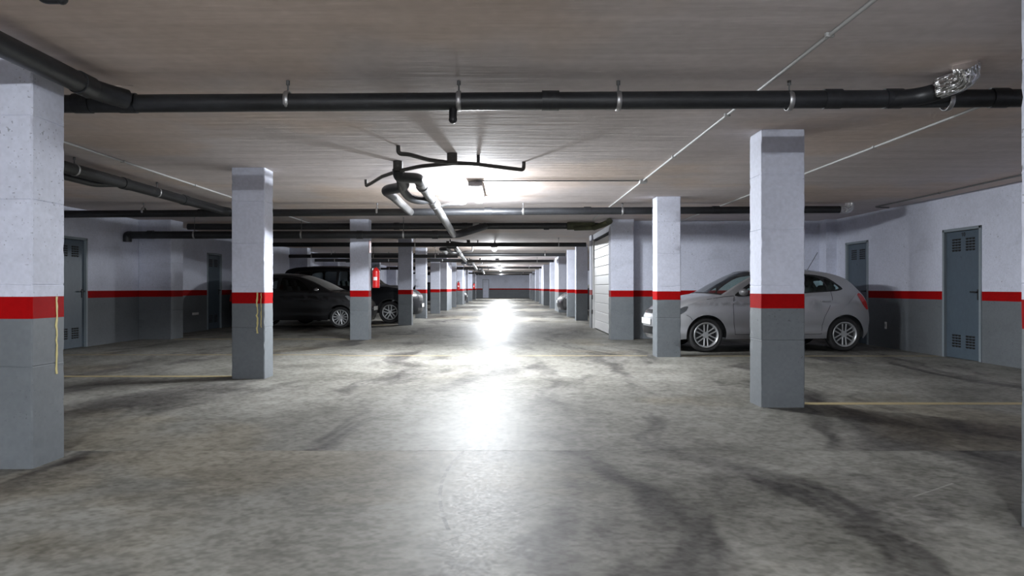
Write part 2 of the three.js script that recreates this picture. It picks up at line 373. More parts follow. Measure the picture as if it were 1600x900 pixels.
// ------------------------------------------------------------------ grey metal doors
const font = await new FontLoader().loadAsync('fonts/droid/droid_sans_bold.typeface.json');
function metalDoor(wallX, inward, o, n, label, number, handleAtNear) {
  // inward: +1 when the room lies towards +x
  const W = o.d1 - o.d0, t = structure('door_' + n, label, 'door');
  t.position.set(wallX, 0, -(o.d0 + o.d1) / 2); t.rotation.y = inward > 0 ? Math.PI / 2 : -Math.PI / 2;   // local +z looks into the room
  const fr = 0.045;
  part('door_frame', flat([rbox(fr, DH, 0.10, 0.006, -W / 2 + fr / 2, DH / 2, -0.03), rbox(fr, DH, 0.10, 0.006, W / 2 - fr / 2, DH / 2, -0.03), rbox(W, fr, 0.10, 0.006, 0, DH - fr / 2, -0.03)]), M.doorFrame, t);
  const lw = W - 2 * fr - 0.006, lh = DH - fr - 0.012;
  part('door_leaf', rbox(lw, lh, 0.04, 0.004, 0, 0.006 + lh / 2, -0.045), M.doorMetal, t);
  for (const [yc, cnt] of [[1.755, 5], [0.26, 5]]) for (const sx of [-1, 1]) for (const c of [-1, 0, 1]) {
    // louvre block: a pressed slot column with its slats
    const g = [];
    for (let k = 0; k < cnt; k++) { const q = rbox(0.056, 0.030, 0.02, 0.004, 0, 0, 0, 1); q.rotateX(0.35); q.translate(sx * 0.16 + c * 0.072, yc - 0.07 + k * 0.042, -0.029); g.push(q); }
    part('louvre', flat(g), M.black, t);
  }
  part('door_handle', flat([rbox(0.035, 0.16, 0.012, 0.005, handleAtNear * (lw / 2 - 0.06), 1.0, -0.019), rbox(0.13, 0.022, 0.02, 0.008, handleAtNear * (lw / 2 - 0.11), 1.04, 0.025), rbox(0.022, 0.022, 0.05, 0.006, handleAtNear * (lw / 2 - 0.06), 1.04, 0.0)]), M.black, t);
  if (number) {
    const tg = new TextGeometry(number, { font, size: 0.062, depth: 0.003, curveSegments: 4 }); tg.computeBoundingBox();
    tg.translate(-(tg.boundingBox.max.x) / 2, 1.895, -0.0249);
    tag(part('door_number', tg, M.black, t), 'black number on the door');
  }
  return t;
}
metalDoor(XR, -1, doorsR[0], 1, 'grey metal storeroom door with vents numbered 10', '10', 1);
metalDoor(XR, -1, doorsR[1], 2, 'grey metal storeroom door behind the tail of the silver hatchback', null, 1);
metalDoor(XL, 1, doorsL[0], 3, 'grey metal door beside the chipped pillar’s edge', null, 1);
metalDoor(XL, 1, doorsL[1], 4, 'grey metal door behind the small dark car’s tail', null, 1);
// pale door in the end wall
const ed = structure('door_5', 'pale door in the end wall of the lane', 'door');
part('door_leaf', boxAt(-2.5, -1.9, 0, 2.0, -DE + 0.05, -DE), M.white, ed); part('door_frame', flat([boxAt(-2.56, -2.5, 0, 2.06, -DE + 0.07, -DE), boxAt(-1.9, -1.84, 0, 2.06, -DE + 0.07, -DE), boxAt(-2.5, -1.9, 2.0, 2.06, -DE + 0.07, -DE)]), M.doorFrame, ed);

// white sectional garage door facing the lane
const gd = thing('garage_door', 'white sectional garage door facing the lane beside a pillar', 'garage door', [2.44, 0, -16.8]);
for (let k = 0; k < 10; k++) part('door_panel', rbox(0.04, 0.226, 3.62, 0.008, 0, 0.02 + 0.115 + k * 0.2335, 0, 2), M.shutter, gd);
part('post', rbox(0.1, 2.40, 0.10, 0.006, -0.01, 1.2, -1.88), M.shutter, gd); part('post', rbox(0.1, 2.40, 0.10, 0.006, -0.01, 1.2, 1.88), M.shutter, gd);
part('handle', flat([rbox(0.03, 0.12, 0.03, 0.008, -0.04, 0.95, 1.55), rbox(0.015, 0.2, 0.06, 0.004, -0.025, 1.5, 1.5)]), M.housing, gd);
for (const y of [0.45, 0.85]) part('hinge_block', rbox(0.05, 0.12, 0.07, 0.008, -0.07, y, -1.88), M.black, gd);

// ------------------------------------------------------------------ lamps
function lamp(d, label, group) {
  const t = thing('ceiling_lamp', label, 'lamp', [LAMP_X, 0, -d], 0, group), L = 1.5, yb = 2.42;
  part('housing', flat([rbox(0.18, 0.04, L, 0.012, 0, yb + 0.095, 0), rbox(0.19, 0.065, 0.03, 0.006, 0, yb + 0.083, L / 2), rbox(0.19, 0.065, 0.03, 0.006, 0, yb + 0.083, -L / 2)]), M.lampHousing, t);
  part('diffuser', rbox(0.12, 0.075, L - 0.03, 0.02, 0, yb + 0.04, 0, 3), M.diffuser, t);
  for (const s of [-1, 1]) part('suspension_rod', flat([new THREE.CylinderGeometry(0.006, 0.006, CEIL - yb - 0.11, 8).translate(0, (CEIL + yb + 0.11) / 2, s * 0.55), rbox(0.05, 0.012, 0.05, 0.004, 0, CEIL - 0.006, s * 0.55)]), M.steel, t);
  const add = (w, h, x, y, z, tx, ty, tz) => { const a = new THREE.RectAreaLight(LAMP_COLOR, LAMP_POWER * (d < 0 ? 3.3 : 1), w, h); a.position.set(x, y, z); t.add(a); a.lookAt(LAMP_X + tx, ty, -d + tz); a.name = 'tube_light'; };
  add(L - 0.04, 0.07, -0.064, yb + 0.04, 0, -3, yb + 0.04, 0);
  add(L - 0.04, 0.07, 0.064, yb + 0.04, 0, 3, yb + 0.04, 0);
  add(0.115, L - 0.04, 0, yb - 0.004, 0, 0, -2, 0);
  for (const s of [-1, 1]) { const a = new THREE.RectAreaLight(LAMP_COLOR, LAMP_END / (0.12 * 0.045) * (d < 0 ? 0.6 : 1), 0.12, 0.045); a.position.set(0, yb + 0.012, s * (L / 2 + 0.03)); t.add(a); a.lookAt(LAMP_X, yb + 0.012 - 5, -d + s * (L / 2 + 0.03 + 5)); a.name = 'tube_end_light'; }
  return t;
}
LAMP_SPOTS.forEach((d, i) => lamp(d, d < 0 ? 'tube lamp over the lane behind the viewpoint' : i === 1 ? 'glowing tube lamp hanging beside the pipe cluster' : 'small glowing tube lamp far along the lane', i > 1 ? 'far tube lamps over the lane' : undefined));

// ------------------------------------------------------------------ pipes
const PY = 2.415, PR = 0.062;
function pipeThing(name, label, group) { return thing(name, label, 'pipe', [0, 0, 0], 0, group); }
function collarX(parent, x, y, d, r, mat, len = 0.09) { const g = cyl(r, r, len, 20); g.rotateZ(Math.PI / 2); g.translate(x, y, -d); return part('coupling', g, mat, parent); }
function collarZ(parent, x, y, d, r, mat, len = 0.09) { const g = cyl(r, r, len, 20); g.rotateX(Math.PI / 2); g.translate(x, y, -d); return part('coupling', g, mat, parent); }
function hanger(parent, x, y, d, r, along) {
  const ring = new THREE.TorusGeometry(r + 0.003, 0.006, 6, 24); ring.scale(1, 1, 3.2); if (along === 'x') ring.rotateY(Math.PI / 2); ring.translate(x, y, -d);
  const h = part('pipe_clamp', ring, M.steel, parent);
  part('threaded_rod', flat([new THREE.CylinderGeometry(0.006, 0.006, CEIL - y - r - 0.004, 8).translate(x, (CEIL + y + r - 0.004) / 2, -d), new THREE.CylinderGeometry(0.014, 0.014, 0.03, 8).translate(x, CEIL - 0.018, -d)]), M.conduitDark, h);
}
const px2x = (px, d) => (px - 790) * d / FOCAL;
// near cross pipe
{
  const d = 4.8, t = pipeThing('drain_pipe', 'dark drain pipe crossing the lane between chipped pillars, with foil-wrapped branch');
  part('pipe_run', pipeGeo([[-3.7, PY - 0.025, -d], [3.75, PY + 0.02, -d]], PR), M.pipe, t);
  for (const px of [450, 717, 966, 1233, 1480]) hanger(t, px2x(px, d), PY, d, PR, 'x');
  for (const px of [130, 200, 860, 1300, 1395, 1560]) collarX(t, px2x(px, d), PY + px2x(px, d) * 0.006, d, PR + 0.007, M.pipe, 0.12);
  // run beside the lane that joins it
  part('side_run', pipeGeo([[-2.73, PY + 0.01, 3.0], [-2.73, PY, -4.55], [-2.62, PY - 0.01, -4.72]], PR + 0.004, 0.1), M.pipe, t);
  collarZ(t, -2.73, PY, 4.42, PR + 0.012, M.pipe, 0.13); collarZ(t, -2.73, PY, 2.3, PR + 0.011, M.pipe, 0.13);
  // short capped outlet below
  part('capped_outlet', flat([pipeGeo([[px2x(708, d), PY - 0.03, -d], [px2x(708, d), PY - 0.13, -d + 0.02]], 0.028), new THREE.SphereGeometry(0.03, 14, 10).translate(px2x(708, d), PY - 0.135, -d + 0.02)]), M.pipe, t);
  // slanting branch up to the slab, end wrapped in foil
  part('branch', pipeGeo([[px2x(1385, d), PY + 0.005, -d], [px2x(1440, d), PY + 0.02, -d + 0.05], [px2x(1492, 4.62), PY + 0.05, -4.55]], PR * 0.98, 0.15), M.pipe, t);
  const wrap = pipeGeo([[px2x(1462, 4.66), PY + 0.035, -4.62], [px2x(1500, 4.55), PY + 0.06, -4.47], [px2x(1512, 4.4), CEIL - 0.008, -4.42]], PR + 0.008, 0.09, 24);
  const p = wrap.attributes.position; for (let i = 0; i < p.count; i++) { const h = (hash2(Math.round(p.getX(i) * 90), Math.round(p.getY(i) * 90) + Math.round(p.getZ(i) * 70) * 31, 5) - 0.5) * 0.012; p.setXYZ(i, p.getX(i) + h, p.getY(i) + h * 0.6, p.getZ(i) + h); }
  wrap.computeVertexNormals();
  tag(part('foil_wrap', wrap, M.foil, t), 'crumpled silver foil wrap');
}
{ const t = pipeThing('pipe_stub', 'short dark pipe stub hanging from the ceiling slab alone'); part('pipe_run', pipeGeo([[-2.18, CEIL - 0.001, -3.2], [-2.18, 2.455, -3.2], [-2.08, 2.455, -3.2]], 0.024, 0.04), M.pipe, t); part('end_cap', new THREE.SphereGeometry(0.027, 12, 8).translate(-2.08, 2.455, -3.2), M.pipe, t); }
// second cross pipe
{
  const d = 11.7, t = pipeThing('drain_pipe', 'dark drain pipe crossing behind the hanging tube lamp above the silver hatchback');
  part('pipe_run', pipeGeo([[-7.6, PY - 0.05, -d], [5.75, PY + 0.03, -d]], PR), M.pipe, t);
  for (const x of [-6.2, -4.0, -2.2, 0.3, 2.0, 4.6]) hanger(t, x, PY, d, PR, 'x');
  for (const x of [-5.2, -0.3, 1.4, 3.6]) collarX(t, x, PY + x * 0.006, d, PR + 0.007, M.pipe, 0.12);
  // run along the dark cars' bays that joins it
  part('side_run', pipeGeo([[-4.8, PY, -5.6], [-4.8, PY, -11.5], [-4.72, PY - 0.01, -11.65]], PR + 0.006, 0.1), M.pipe, t);
  for (const dd of [7.0, 8.6, 10.2]) collarZ(t, -4.8, PY, dd, PR + 0.013, M.pipe, 0.13);
  for (const dd of [7.6, 9.4]) hanger(t, -4.8, PY, dd, PR, 'z');
  part('side_run', pipeGeo([[-5.0, PY - 0.045, -5.6], [-5.0, PY - 0.045, -8.3], [-4.88, PY, -8.6]], 0.045, 0.1), M.pipe, t);
  const wrap = pipeGeo([[5.72, PY + 0.03, -d], [5.89, PY + 0.03, -d], [5.89, CEIL - 0.003, -d]], PR + 0.006, 0.1, 20);
  tag(part('foil_wrap', wrap, M.foil, t), 'silver foil wrap at the pipe end');
}
// low collector pipe and the pipe behind it
{
  const t = pipeThing('collector_pipe', 'low dark collector pipe passing in front of the fire extinguisher pillar');
  part('pipe_run', pipeGeo([[-7.75, 2.19, -14.05], [-1.0, 2.20, -14.05], [-0.85, 2.25, -14.15], [-0.45, 2.44, -14.8]], 0.078, 0.14), M.pipe, t);
  for (const x of [-7.3, -5.0, -3.0, -1.45]) collarX(t, x, 2.195, 14.05, 0.087, M.pipe, 0.12);
  for (const x of [-6.4, -4.2, -2.1]) hanger(t, x, 2.195, 14.05, 0.078, 'x');
  const e = pipeGeo([[-7.70, 2.19, -14.05], [-7.78, 2.19, -14.05], [-7.78, 2.05, -14.05]], 0.083, 0.06); part('elbow', e, M.pipe, t);
  const t2 = pipeThing('collector_pipe', 'dark pipe under the slab ending at the mossy fittings by the garage door');
  part('pipe_run', pipeGeo([[-7.0, 2.45, -15.05], [2.05, 2.47, -15.05]], 0.07), M.pipe, t2);
  for (const x of [-5.5, -2.4, -0.9, 0.9]) collarX(t2, x, 2.46, 15.05, 0.079, M.pipe, 0.12);
  part('white_coupling', (() => { const g = cyl(0.08, 0.08, 0.14, 20); g.rotateZ(Math.PI / 2); g.translate(-0.65, 2.462, -15.05); return g; })(), M.conduit, t2);
  tag(part('mossy_elbow', flat([pipeGeo([[1.35, 2.46, -14.98], [1.95, 2.46, -14.98]], 0.085), pipeGeo([[1.9, 2.40, -14.75], [2.1, 2.46, -14.55], [2.2, 2.5, -14.35], [2.15, CEIL - 0.07, -14.2]], 0.06, 0.1), pipeGeo([[1.5, 2.40, -14.9], [1.95, 2.40, -14.75]], 0.05)]), M.pipeMossy, t2), 'greenish mossy pipe fittings');
}
// ceiling drain cluster
function drainCluster(label, group, full) {
  const t = thing('drain_cluster', label, 'pipe', [0, 0, 0], 0, group);
  const B1 = [-1.24, -7.86], B2 = [-0.58, -7.4], r = 0.022, y = 2.475;
  const box = (x, z) => flat([cyl(0.056, 0.056, 0.10, 20).translate(x, CEIL - 0.05, z), cyl(0.064, 0.064, 0.025, 20).translate(x, CEIL - 0.105, z)]);
  part('floor_drain_body', box(...B1), M.pipeThin, t); part('floor_drain_body', box(...B2), M.pipeThin, t);
  part('thin_branch', pipeGeo([[-1.10, CEIL, -7.0], [-1.10, y, -7.0], [-1.0, y, -7.02], [-0.82, y - 0.01, -7.28], [-0.58, y - 0.02, -7.4], [-0.35, y - 0.02, -7.45], [0.21, y - 0.01, -7.9], [0.21, CEIL, -7.9]], r, 0.05, 12), M.pipeThin, t);
  part('thin_branch', pipeGeo([[-1.88, CEIL, -9.2], [-1.88, y, -9.2], [-1.78, y, -9.0], [-1.5, y - 0.02, -8.3], [-1.24, y - 0.03, -7.86], [-0.95, y - 0.02, -7.6], [-0.58, y - 0.02, -7.42]], r, 0.05, 12), M.pipeThin, t);
  part('inlet_stub', pipeGeo([[-0.3, y - 0.02, -7.5], [-0.3, CEIL, -7.5]], 0.018, 0.02, 10), M.pipe, t);
  // outlet elbow and the grey run that falls towards the collector
  part('outlet_elbow', pipeGeo([[-1.24, 2.46, -7.86], [-1.24, 2.38, -7.9], [-1.02, 2.385, -8.0], [-1.03, 2.375, -8.35]], 0.062, 0.08), M.pipe, t);
  part('trap', pipeGeo([[-1.24, 2.44, -7.98], [-1.30, 2.34, -8.6], [-1.25, 2.27, -8.9], [-1.14, 2.27, -9.15], [-1.06, 2.33, -9.5]], 0.055, 0.16), M.pipe, t);
  part('outlet_run', pipeGeo([[-1.03, 2.38, -8.2], [-1.06, 2.19, -13.93]], 0.066), M.pipeGrey, t);
  for (const d of [8.5, 9.55, 10.0]) { const g = cyl(0.077, 0.077, 0.10, 20); g.rotateX(Math.PI / 2); g.translate(-1.035, 2.375 - (d - 8.2) * 0.0296, -d); part('coupling', g, M.pipeGrey, t); }
  part('side_elbow', pipeGeo([[-1.24, 2.44, -7.95], [-1.24, 2.36, -8.5], [-1.57, 2.37, -8.85], [-1.57, 2.38, -9.5]], 0.066, 0.2), M.pipe, t);
  part('side_run', pipeGeo([[-1.57, 2.38, -9.4], [-1.62, 2.39, -11.60]], 0.062), M.pipeGrey, t);
  part('small_branch', pipeGeo([[-0.98, 2.34, -10.35], [-0.84, 2.365, -10.3], [-0.60, 2.37, -10.3], [-0.60, CEIL, -10.3]], 0.024, 0.06, 12), M.pipeGrey, t);
  return t;
}
const cluster = drainCluster('cluster of drain pipes with traps hanging beside the glowing tube lamp');
for (const [dz, dx] of [[-13.4, -0.55], [-26, -0.65], [-38, -0.6]]) { const c = copyThing(cluster, 'small distant cluster of drain pipes under the slab'); c.userData.group = 'far drain clusters'; c.position.set(dx, 0, dz); }
cluster.userData.group = undefined; delete cluster.userData.group;
// farther cross pipes
function farPipe(d, y, x0, x1, r = PR) {
  const t = pipeThing('drain_pipe', 'distant dark drain pipe crossing under the slab', 'far cross pipes');
  part('pipe_run', pipeGeo([[x0, y, -d], [x1, y, -d]], r, 0.1, 12), M.pipe, t);
  for (const x of [x0 + 0.8, (x0 + x1) / 2, x1 - 0.8]) hanger(t, x, y, d, r, 'x');
}
for (const a of [[19.85, 2.36, -7.6, 2.34], [24.3, 2.23, -7.7, -1.7], [26.7, 2.40, -7.6, 2.34], [27.6, 2.22, -7.7, -1.75], [32.5, 2.38, -7.6, 2.3], [40.5, 2.24, -7.7, -1.7], [43.6, 2.40, -7.6, 2.3], [52.5, 2.24, -7.7, -1.6], [58.5, 2.40, -7.6, 2.3], [66, 2.40, -7.6, 2.3]]) farPipe(...a);

// conduits on the slab
function conduit(label, pts, r, mat, clips = []) {
  const t = thing('cable_conduit', label, 'conduit');
  part('conduit_tube', pipeGeo(pts, r, 0.04, 10), mat, t);
  for (const [x, y, d] of clips) part('clip', rbox(r * 4, r * 2.2, 0.025, 0.003, x, y, -d, 1), mat, t);
  return t;
}
const CY = CEIL - 0.014;
{
  const t = conduit('pale cable conduit along the slab over the lane to a junction box', [[1.85, CY, 2.5], [1.85, CY, -9.15]], 0.012, M.conduit, [[1.85, CY, 3.9], [1.85, CY, 5.7], [1.85, CY, 7.5]]);
  part('junction_box', rbox(0.10, 0.05, 0.10, 0.01, 1.85, CEIL - 0.025, -9.2), M.housing, t);
  part('conduit_tube', pipeGeo([[1.85, CY, -9.25], [1.85, CY, -11.55], [1.85, CY, -14.4]], 0.012, 0.03, 10), M.conduit, t);
  part('conduit_tube', pipeGeo([[1.80, CY, -9.2], [LAMP_X + 0.02, CY, -9.2], [LAMP_X, 2.535, -9.3]], 0.009, 0.05, 8), M.conduitDark, t);
}
conduit('pale cable conduit along the slab above the silver hatchback', [[3.78, CY, -5.2], [3.78, CY, -14.8]], 0.011, M.conduit, [[3.78, CY, 7], [3.78, CY, 9.5]]);
conduit('pale cable conduit along the slab above the dark cars’ bays', [[-4.37, CY, -5.0], [-4.37, CY, -20]], 0.012, M.conduit, [[-4.37, CY, 7.8], [-4.37, CY, 9.6]]);
conduit('dark conduit with hooked end along the top of the numbered door’s wall', [[6.6, CY, -4.5], [6.6, CY, -12.2], [6.85, CY - 0.01, -12.2]], 0.011, M.conduitDark, [[6.6, CY, 8], [6.6, CY, 10.4]]);

// ------------------------------------------------------------------ fire extinguishers and sign
function extinguisher(x, y, z, label, group) {
  const t = thing('fire_extinguisher', label, 'extinguisher', [x, y, z], 0, group);
  part('cylinder', new THREE.LatheGeometry([[0, 0], [0.07, 0], [0.078, 0.012], [0.08, 0.03], [0.08, 0.34], [0.074, 0.37], [0.055, 0.405], [0.03, 0.425], [0.024, 0.44], [0, 0.44]].map((p) => new THREE.Vector2(...p)), 28), M.extRed, t);
  part('valve', flat([cyl(0.024, 0.024, 0.05, 14).translate(0, 0.46, 0), rbox(0.10, 0.012, 0.022, 0.004, 0.03, 0.495, 0), rbox(0.11, 0.012, 0.022, 0.004, 0.035, 0.47, 0)]), M.black, t);
  part('hose', pipeGeo([[-0.01, 0.46, 0.02], [-0.07, 0.45, 0.05], [-0.10, 0.36, 0.055], [-0.092, 0.16, 0.05], [-0.088, 0.08, 0.045]], 0.011, 0.06, 10), M.black, t);
  tag(part('label_sticker', new THREE.CylinderGeometry(0.0806, 0.0806, 0.07, 20, 1, true, -0.5, 1.0).translate(0, 0.2, 0), M.signWhite, t));
  part('wall_bracket', rbox(0.05, 0.06, 0.04, 0.006, -0.095, 0.40, -0.01), M.steel, t);
  return t;
}
extinguisher(-2.775, 1.10, -14.62, 'red fire extinguisher hung on a pillar in front of the dark cars');
extinguisher(-2.70, 1.0, -39.15, 'small distant red fire extinguisher on a far pillar', 'far extinguishers'); extinguisher(-2.70, 1.05, -58.15, 'small distant red fire extinguisher on a far pillar', 'far extinguishers');
const sg = thing('extinguisher_sign', 'red and white sign on the pillar above the fire extinguisher', 'sign', [-2.905, 1.98, -14.65]);
part('sign_plate', rbox(0.006, 0.26, 0.2, 0.002, 0, 0, 0, 1), M.signRed, sg);
part('symbol', flat([rbox(0.002, 0.12, 0.05, 0.0009, 0.0035, -0.02, 0.02, 1), rbox(0.002, 0.03, 0.03, 0.0009, 0.0035, 0.06, 0.02, 1), rbox(0.002, 0.10, 0.014, 0.0009, 0.0035, 0, -0.03, 1)]), M.signWhite, sg);

const ws = thing('wall_socket', 'small pale oval socket low on the wall behind the silver hatchback', 'socket', [XR - 0.002, 0.41, -12.62]);
part('cover', rbox(0.012, 0.13, 0.06, 0.005, -0.004, 0, 0), M.signWhite, ws); part('insert', rbox(0.004, 0.05, 0.035, 0.0015, -0.011, 0, 0, 1), M.housing, ws);
const wp = thing('wall_vent', 'small pale vent plate low on the wall near the pilaster', 'vent', [XL + 0.002, 0.45, -17.27]);
part('plate', rbox(0.012, 0.06, 0.34, 0.004, 0.004, 0, 0), M.signWhite, wp); for (const k of [-1, 0, 1]) part('slot', rbox(0.004, 0.008, 0.28, 0.0015, 0.010, k * 0.016, 0, 1), M.housing, wp);

// ------------------------------------------------------------------ cars
const rubber = std({ color: lin(0.018, 0.018, 0.019), roughness: 0.8 });
const chrome = std({ color: lin(0.6, 0.6, 0.62), metalness: 1, roughness: 0.18 });
const alloy = std({ color: lin(0.58, 0.59, 0.60), metalness: 0.7, roughness: 0.35 });
const seatCloth = std({ color: lin(0.05, 0.05, 0.055), roughness: 0.9 });
const glassTint = phys({ color: lin(0.62, 0.74, 0.70), transmission: 1, roughness: 0.02, thickness: 0, ior: 1.5 });
const glassDark = phys({ color: lin(0.30, 0.33, 0.33), transmission: 1, roughness: 0.02, thickness: 0, ior: 1.5 });
const lensClear = phys({ color: lin(0.42, 0.44, 0.46), roughness: 0.08, clearcoat: 1, metalness: 0.4 });
const lensDark = phys({ color: lin(0.05, 0.055, 0.06), roughness: 0.08, clearcoat: 1 });
const lensRed = phys({ color: lin(0.42, 0.012, 0.012), roughness: 0.12, clearcoat: 1 });
const glassDusty = phys({ color: lin(0.42, 0.42, 0.40), transmission: 0.5, roughness: 0.45, thickness: 0, ior: 1.5 });
const tess = new TessellateModifier(0.09, 6);

function wheelGeo(R, rimR, w, spokes) {
  const tyre = new THREE.LatheGeometry([[rimR, -w / 2 + 0.015], [R - 0.03, -w / 2], [R - 0.008, -w / 2 + 0.02], [R, -w / 2 + 0.05], [R, w / 2 - 0.05], [R - 0.008, w / 2 - 0.02], [R - 0.03, w / 2], [rimR, w / 2 - 0.015], [rimR - 0.005, 0]].map((p) => new THREE.Vector2(...p)), 48);
  tyre.rotateX(Math.PI / 2);
  const barrel = new THREE.LatheGeometry([[rimR - 0.03, -w / 2 + 0.03], [rimR - 0.028, w / 2 - 0.02], [rimR - 0.008, w / 2 - 0.008], [rimR + 0.003, w / 2 - 0.006], [rimR + 0.003, w / 2 - 0.02]].map((p) => new THREE.Vector2(...p)), 48);
  barrel.rotateX(Math.PI / 2);
  const sp = [];
  for (let k = 0; k < spokes.n; k++) for (const s of spokes.pair ? [-1, 1] : [0]) {
    const len = rimR - 0.045, g = rbox(len, spokes.w, 0.028, 0.006, 0.03 + len / 2, s * spokes.off, 0, 1);
    const p = g.attributes.position; for (let i = 0; i < p.count; i++) { const q = p.getX(i) / rimR; p.setZ(i, p.getZ(i) + w / 2 - 0.032 - 0.016 * (1 - q)); p.setY(i, p.getY(i) + s * q * spokes.splay); }
    g.computeVertexNormals(); g.rotateZ(k / spokes.n * Math.PI * 2 + Math.PI / 2); sp.push(g);
  }
  const hub = cyl(0.05, 0.058, 0.03, 20); hub.rotateX(Math.PI / 2); hub.translate(0, 0, w / 2 - 0.042); sp.push(hub);
  const disc = cyl(rimR - 0.03, rimR - 0.03, 0.02, 32); disc.rotateX(Math.PI / 2); disc.translate(0, 0, w / 2 - 0.085);
  return { tyre, barrel, spokes: flat(sp), disc };
}

function car(name, label, P, pos, turn) {
  const t = thing(name, label, 'car', pos, turn);
  const L = P.length, mid = P.mid, X = (s) => mid - s;             // local x forward, s from the front bumper
  const E = new THREE.CatmullRomCurve3(P.edge.map(([s, y]) => new THREE.Vector3(s, y, 0)), false, 'centripetal');
  const nE = P.edge.length - 1;
  const lerpTable = (tab, u) => { const i = Math.min(tab.length - 2, Math.max(0, Math.floor(u))), f = u - i; return tab[i] + (tab[i + 1] - tab[i]) * f; };
  const bulges = P.edge.map((e) => e[2]), crowns = P.edge.map((e) => e[3]);
  const HW = P.width / 2;
  function halfW(s, y) {
    let w = HW;
    const f = clamp01(1 - s / 0.9), r = clamp01((s - (L - 0.7)) / 0.7);
    w -= P.noseTaper * f * f * f + P.noseTaper * 0.4 * f; w -= P.tailTaper * r * r * r + P.tailTaper * 0.35 * r;
    if (y < 0.45) w -= 0.09 * Math.pow((0.45 - y) / 0.25, 2) * 0.6;
    const b = P.belt;
    if (y > b) w -= P.tumble * (y - b) + 0.02; else w -= 0.02 * smooth(b - 0.30, b, y);
    w += 0.012 * Math.exp(-Math.pow((y - P.crease) / 0.035, 2)) - 0.012 * Math.exp(-Math.pow((y - 0.43) / 0.08, 2));
    return w;
  }
  const sideNormal = (s, y) => { const e = 0.012, ds = (halfW(s + e, y) - halfW(s - e, y)) / (2 * e), dy = (halfW(s, y + e) - halfW(s, y - e)) / (2 * e); return new THREE.Vector3(ds, -dy, 1).normalize(); };
  // a shape drawn in (s, y) laid on one flank; off moves it outward
  function flank(shape, off, sgn, fine = true) {
    let g = new THREE.ShapeGeometry(shape, 10).toNonIndexed();
    if (fine) g = tess.modify(g);
    const p = g.attributes.position, n = new Float32Array(p.count * 3), uv = new Float32Array(p.count * 2);
    for (let i = 0; i < p.count; i++) {
      const s = p.getX(i), y = p.getY(i), nn = sideNormal(s, y), w = halfW(s, y);
      p.setXYZ(i, X(s) + nn.x * off, y + nn.y * off, sgn * (w + nn.z * off));
      n[i * 3] = nn.x; n[i * 3 + 1] = nn.y; n[i * 3 + 2] = sgn * nn.z;
    }
    g.setAttribute('normal', new THREE.BufferAttribute(n, 3)); g.setAttribute('uv', new THREE.BufferAttribute(uv, 2));
    if (sgn > 0) { const a = p.array, b = n; for (let i = 0; i < p.count; i += 3) for (let k = 0; k < 3; k++) { [a[i * 3 + 3 + k], a[i * 3 + 6 + k]] = [a[i * 3 + 6 + k], a[i * 3 + 3 + k]]; [b[i * 3 + 3 + k], b[i * 3 + 6 + k]] = [b[i * 3 + 6 + k], b[i * 3 + 3 + k]]; } }
    return g;
  }
  // the surface across the car between the two edge curves, u in edge point units, k -1..1
  function topPoint(u, k, off = 0) {
    const e = E.getPoint(u / nE), w = halfW(e.x, e.y), b = lerpTable(bulges, u), c = lerpTable(crowns, u), q = 1 - Math.pow(Math.abs(k), 2.4);
    return new THREE.Vector3(X(e.x + b * q), e.y + c * q, k * w);
  }
  function across(u0, u1, nu, k0 = -1, k1 = 1, nk = 20, off = 0) {
    const pos = [], nor = [], uv = [], idx = [];
    for (let i = 0; i <= nu; i++) for (let j = 0; j <= nk; j++) {
      const u = u0 + (u1 - u0) * i / nu, k = k0 + (k1 - k0) * j / nk, p = topPoint(u, k);
      const du = topPoint(Math.min(nE, u + 0.03), k).sub(topPoint(Math.max(0, u - 0.03), k)), dk = topPoint(u, k + 0.01).sub(topPoint(u, k - 0.01)), n = du.cross(dk).normalize();
      p.addScaledVector(n, off);
      pos.push(p.x, p.y, p.z); nor.push(n.x, n.y, n.z); uv.push(i / nu, j / nk);
      if (i && j) { const b = i * (nk + 1) + j, a = b - nk - 1; idx.push(a - 1, b - 1, a, a, b - 1, b); }
    }
    const g = new THREE.BufferGeometry(); g.setAttribute('position', new THREE.Float32BufferAttribute(pos, 3)); g.setAttribute('normal', new THREE.Float32BufferAttribute(nor, 3)); g.setAttribute('uv', new THREE.Float32BufferAttribute(uv, 2)); g.setIndex(idx);
    return g;
  }
  const poly = (pts, Cls = THREE.Shape) => { const s = new Cls(); pts.forEach(([a, b], i) => i ? s.lineTo(a, b) : s.moveTo(a, b)); s.closePath(); return s; };
  const rounded = (pts, n = 5, Cls = THREE.Shape) => { const c = new THREE.CatmullRomCurve3(pts.map(([a, b]) => new THREE.Vector3(a, b, 0)), true, 'catmullrom', 0.35).getPoints(pts.length * n); return poly(c.slice(0, -1).map((v) => [v.x, v.y]), Cls); };
  // flank outline: edge curve on top, sill and wheel arches below
  const top = []; const uA = 0, uB = nE, NN = nE * 8;
  for (let i = 0; i <= NN; i++) { const e = E.getPoint((uA + (uB - uA) * i / NN) / nE); top.push([e.x, e.y]); }
  const arch = (cx) => { const a = [], R = P.archR, y0 = P.sill; const h = Math.acos(clamp01((P.wheelR - y0) / R)) ; for (let k = 0; k <= 20; k++) { const th = -Math.PI / 2 - h + Math.PI * 2 - (k / 20) * (Math.PI * 2 - 2 * h); a.push([cx + Math.cos(th) * R, P.wheelR + Math.sin(th) * R]); } return a; };
  const archPts = (cx) => { const R = P.archR, dy = P.sill - P.wheelR, a0 = Math.asin(Math.max(-1, Math.min(1, dy / R))), a = []; for (let k = 0; k <= 22; k++) { const th = a0 + (Math.PI - 2 * a0) * k / 22; a.push([cx + Math.cos(th) * R, P.wheelR + Math.sin(th) * R]); } return a; };
